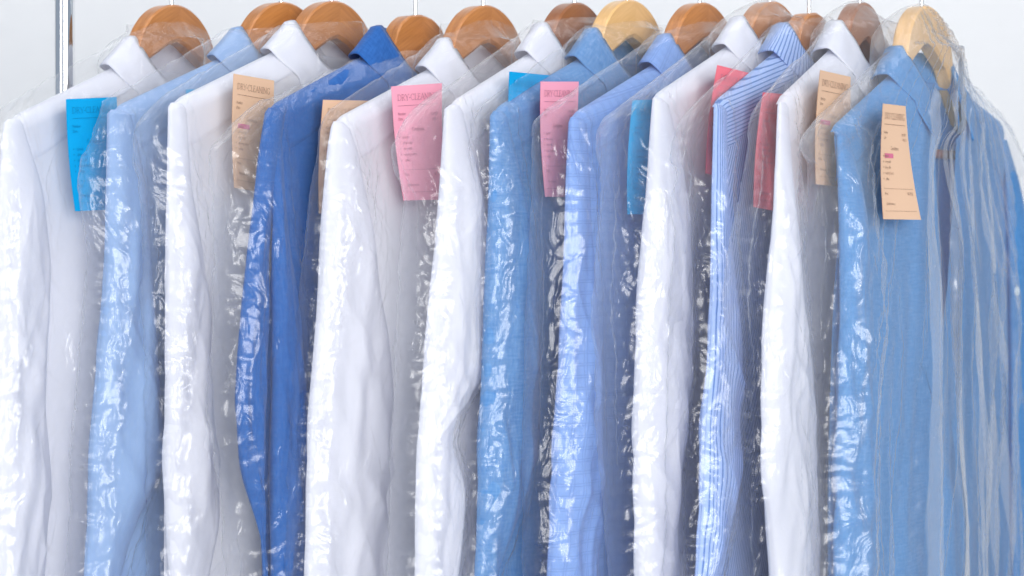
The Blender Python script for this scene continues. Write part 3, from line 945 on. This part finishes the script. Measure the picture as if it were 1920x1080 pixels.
    um, zm, _ = fr.ray(q4[:, 0], q4[:, 1], .02)
    msk = (U > um.min() - .004) & (U < um.max() + .004) & (Z > zm.min() - .004) & (Z < zm.max() + .004)
    nt_ = float(np.percentile(nF[msk], 99)) + .003 if msk.any() else .03
    pm, im = PAPER[kind]
    su, szz, _ = fr.ray(q4[:, 0], q4[:, 1], nt_)
    ph0 = RNG.rand() * 6

    def tp(s_, t_, lift=0.):
        s_ = np.asarray(s_, float); t_ = np.asarray(t_, float)
        W = [(1 - s_) * (1 - t_), s_ * (1 - t_), s_ * t_, (1 - s_) * t_]
        uu_ = sum(w * x for w, x in zip(W, su)); zz_ = sum(w * x for w, x in zip(W, szz))
        curl = .0028 * np.sin(2.4 * s_ + ph0) * (.3 + t_) + .0030 * (t_ - .3) ** 2 - .0014 * np.sin(3.1 * t_)
        return fr.world(uu_, nt_ + curl + lift, zz_)
    ns, ntt = 14, 26
    sg, tg_ = np.meshgrid(np.linspace(0, 1, ns), np.linspace(0, 1, ntt))
    V_ = [tp(sg, tg_).reshape(-1, 3), tp(sg, tg_, -.0003).reshape(-1, 3)]
    fc = grid_faces(ntt, ns)
    tris = np.concatenate([fc[:, [0, 2, 1]], fc[:, [0, 3, 2]]]); trib = np.concatenate([fc[:, [0, 1, 2]], fc[:, [0, 2, 3]]]) + ns * ntt
    Fs = [tris, trib]; mi = [0] * (len(tris) + len(trib)); nv = 2 * ns * ntt

    def add_polys(polys, m_, lift):
        nonlocal nv
        for p in polys:
            p = np.array(p); w = tp(p[:, 0], p[:, 1], lift)
            V_.append(w)
            for kk in range(1, len(p) - 1):
                Fs.append(np.array([[nv, nv + kk, nv + kk + 1]])); mi.append(m_)
            nv += len(p)

    def rect(x0, y0, x1, y1, n_=6):
        xs = np.linspace(x0, x1, n_ + 1)
        return [[(xa_, y0), (xb_, y0), (xb_, y1), (xa_, y1)] for xa_, xb_ in zip(xs[:-1], xs[1:])]
    word = 'DRY-CLEANING'
    total = sum(ADV[ch] for ch in word) - .06
    sx = .80 / total; x = .095; hy = .052; y0 = .128
    for ch in word:
        for pts_, w_ in LET[ch]:
            for qd in stroke_quads(pts_, .066 * w_ + .022):
                add_polys([[(x + a_ * sx, y0 - b_ * hy) for a_, b_ in qd]], 1, .0006)
        x += ADV[ch] * sx
    add_polys(rect(.10, .172, .90, .176), 1, .0006)

    def line(s_, x_, y_, size, align='l'):
        T_ = text_tris(s_)
        sx_ = size * 1.22; sy_ = size
        wid = max(p[0] for t3 in T_ for p in t3) * sx_
        xo = x_ if align == 'l' else (x_ - wid if align == 'r' else x_ - wid / 2)
        add_polys([[(xo + p[0] * sx_, y_ - p[1] * sy_) for p in t3] for t3 in T_], 1, .0006)
    line('Number', .09, .255, .036); line('0011007', .90, .268, .036, 'r')
    line('Date', .09, .300, .036); line('19.05.15', .90, .312, .034, 'r')
    line('Conditions:', .47, .395, .046, 'c')
    mk = kind == 'beige'
    if mk:
        add_polys(rect(.13, .425, .42, .466, 3), 2, .0004)
    for kx, (txt) in enumerate(('lipstick', 'dirty collar', 'dirty cuffs', 'missing button', 'coffee')):
        yb = .458 + kx * .050
        line(txt, .14, yb, .036)
        add_polys([[(.085 + .010 * math.cos(g), yb - .011 + .006 * math.sin(g)) for g in np.linspace(0, 2 * np.pi, 7)[:-1]]], 1, .0006)
    for yq in (.730, .925):
        for kx in range(14):
            add_polys(rect(.08 + kx * .06, yq, .08 + kx * .06 + .038, yq + .004, 1), 1, .0006)
    line('Price:', .09, .785, .036); line('43.15 $', .88, .785, .040, 'r'); line('Administrator:', .12, .875, .034)
    tk = mesh_np('paper_ticket', np.concatenate(V_), np.concatenate(Fs), [pm, im, MARK], None, tp(.5, 0.), None, mi, smooth=False)
    tag(tk, TICKET_LABEL[i], 'ticket', 'dry-cleaning tickets on the covers')


# ------------------------------------------------------------------ rack and wall
RAIL_Z = ZC + .285


def tube(p0, p1, r, n=40, seg=2):
    p0, p1 = np.array(p0, float), np.array(p1, float); dvec = p1 - p0; dvec /= np.linalg.norm(dvec)
    ref = np.array([0, 1, 0.]) if abs(dvec[1]) < .9 else np.array([1, 0, 0.])
    e1 = np.cross(dvec, ref); e1 /= np.linalg.norm(e1); e2 = np.cross(dvec, e1)
    t = np.linspace(0, 2 * np.pi, n, endpoint=False)
    return np.stack([p0 + (p1 - p0) * k + r * (np.cos(t)[:, None] * e1 + np.sin(t)[:, None] * e2) for k in np.linspace(0, 1, seg)])


px0 = (121.5 - 960) / 2000.
rack = empty('clothes_rack', (px0, 0, .02))
tag(rack, 'chrome clothes rack with upright pole showing beside the first white shirt', 'clothes rack')
RO = (px0, 0, .02)
M = Multi(); P = tube((px0, 0, .02), (px0, 0, RAIL_Z + .03), .0093); M.add(P, np.zeros(P.shape[:2] + (2,)), True, flip=True); M.build('upright', CHROME, rack, RO)
M = Multi(); P = tube((px0 - .02, 0, RAIL_Z), (.86, 0, RAIL_Z), .0125); M.add(P, np.zeros(P.shape[:2] + (2,)), True, flip=True); M.build('rail', CHROME, rack, RO)
M = Multi(); P = tube((.84, 0, .02), (.84, 0, RAIL_Z + .03), .0093); M.add(P, np.zeros(P.shape[:2] + (2,)), True, flip=True); M.build('upright', CHROME, rack, RO)

wm, wnt, wout = new_mat('painted_wall')
wz = N(wnt, 'ShaderNodeTexNoise'); wz.inputs['Scale'].default_value = 140; wz.inputs['Detail'].default_value = 5
wp = N(wnt, 'ShaderNodeBsdfPrincipled'); wp.inputs['Roughness'].default_value = .75
wnt.links.new(mixcol(wnt, wz.outputs[0], (.70, .695, .69), (.73, .725, .72)), wp.inputs['Base Color'])
wb = N(wnt, 'ShaderNodeBump'); wb.inputs['Strength'].default_value = .08; wb.inputs['Distance'].default_value = .002
wnt.links.new(wz.outputs[0], wb.inputs['Height']); wnt.links.new(wb.outputs[0], wp.inputs['Normal'])
wnt.links.new(wp.outputs[0], wout.inputs[0])
gx, gz = np.meshgrid(np.linspace(-3.5, 3.5, 8), np.linspace(-.2, 3.4, 6))
wall = mesh_np('wall', np.stack([gx, 0 * gx + 1.3, gz], -1).reshape(-1, 3), grid_faces(6, 8), wm, None, (0, 0, 0))
tag(wall, 'plain pale grey wall behind the hanging shirts', 'wall', None, 'structure')

for i, d in enumerate(S):
    build(i, d)

# ------------------------------------------------------------------ light
def area(name, loc, target, sx, sy, power, col=(1, 1, 1)):
    l = bpy.data.lights.new(name, 'AREA'); l.shape = 'RECTANGLE'; l.size = sx; l.size_y = sy; l.energy = power; l.color = col
    o = bpy.data.objects.new(name, l); o.location = loc
    v = np.array(target, float) - np.array(loc, float)
    from mathutils import Vector
    o.rotation_euler = Vector(v).to_track_quat('-Z', 'Y').to_euler()
    return link(o)


area('key_softbox', (.75, -3.1, 1.65), (.0, 0, 1.2), 1.7, 2.2, 106, (1, .99, .98))
area('window_softbox', (-1.7, -2.2, 1.9), (-.1, 0, 1.3), .7, 1.0, 13, (1, .99, .98))
area('spot_softbox', (1.3, -2.6, 2.0), (0, 0, 1.2), .5, .6, 9, (1, .99, .98))
area('overhead_softbox', (-.3, -.5, 3.2), (0, 0, 1.3), 2.0, 1.2, 14, (.97, .98, 1))
area('added_wall_wash', (0, .45, 2.9), (0, 1.3, 1.2), 2.6, .5, 13, (.99, .99, 1))  # added lamp out of view, brightens the wall and backlights the shirts

w = bpy.data.worlds.new('World'); scene.world = w; w.use_nodes = True
bg = w.node_tree.nodes['Background']; bg.inputs[0].default_value = (.68, .81, 1, 1); bg.inputs[1].default_value = .44

# ------------------------------------------------------------------ camera
cd = bpy.data.cameras.new('camera'); cd.sensor_width = 36; cd.lens = 36 * D / .96
cd.shift_y = -(540 - YH) / 1920.; cd.clip_end = 50; cd.clip_start = .05
cd.dof.use_dof = True; cd.dof.focus_distance = D - .13; cd.dof.aperture_fstop = 5.0
cam = bpy.data.objects.new('camera', cd); cam.location = (0, -D, ZC); cam.rotation_euler = (math.radians(90), 0, 0)
link(cam); scene.camera = cam

vs = scene.view_settings
scene.display_settings.display_device = 'sRGB'
vs.view_transform = 'Standard'; vs.look = 'None'; vs.exposure = .03; vs.gamma = 1; vs.use_curve_mapping = False
cy = scene.cycles
cy.transparent_max_bounces = 64; cy.max_bounces = 12; cy.diffuse_bounces = 7; cy.glossy_bounces = 2
cy.sample_clamp_indirect = 6; cy.caustics_reflective = False; cy.caustics_refractive = False
cy.use_denoising = True
cy.use_adaptive_sampling = True; cy.adaptive_threshold = .035; cy.adaptive_min_samples = 16
try:
    cy.denoiser = 'OPENIMAGEDENOISE'
except Exception:
    pass
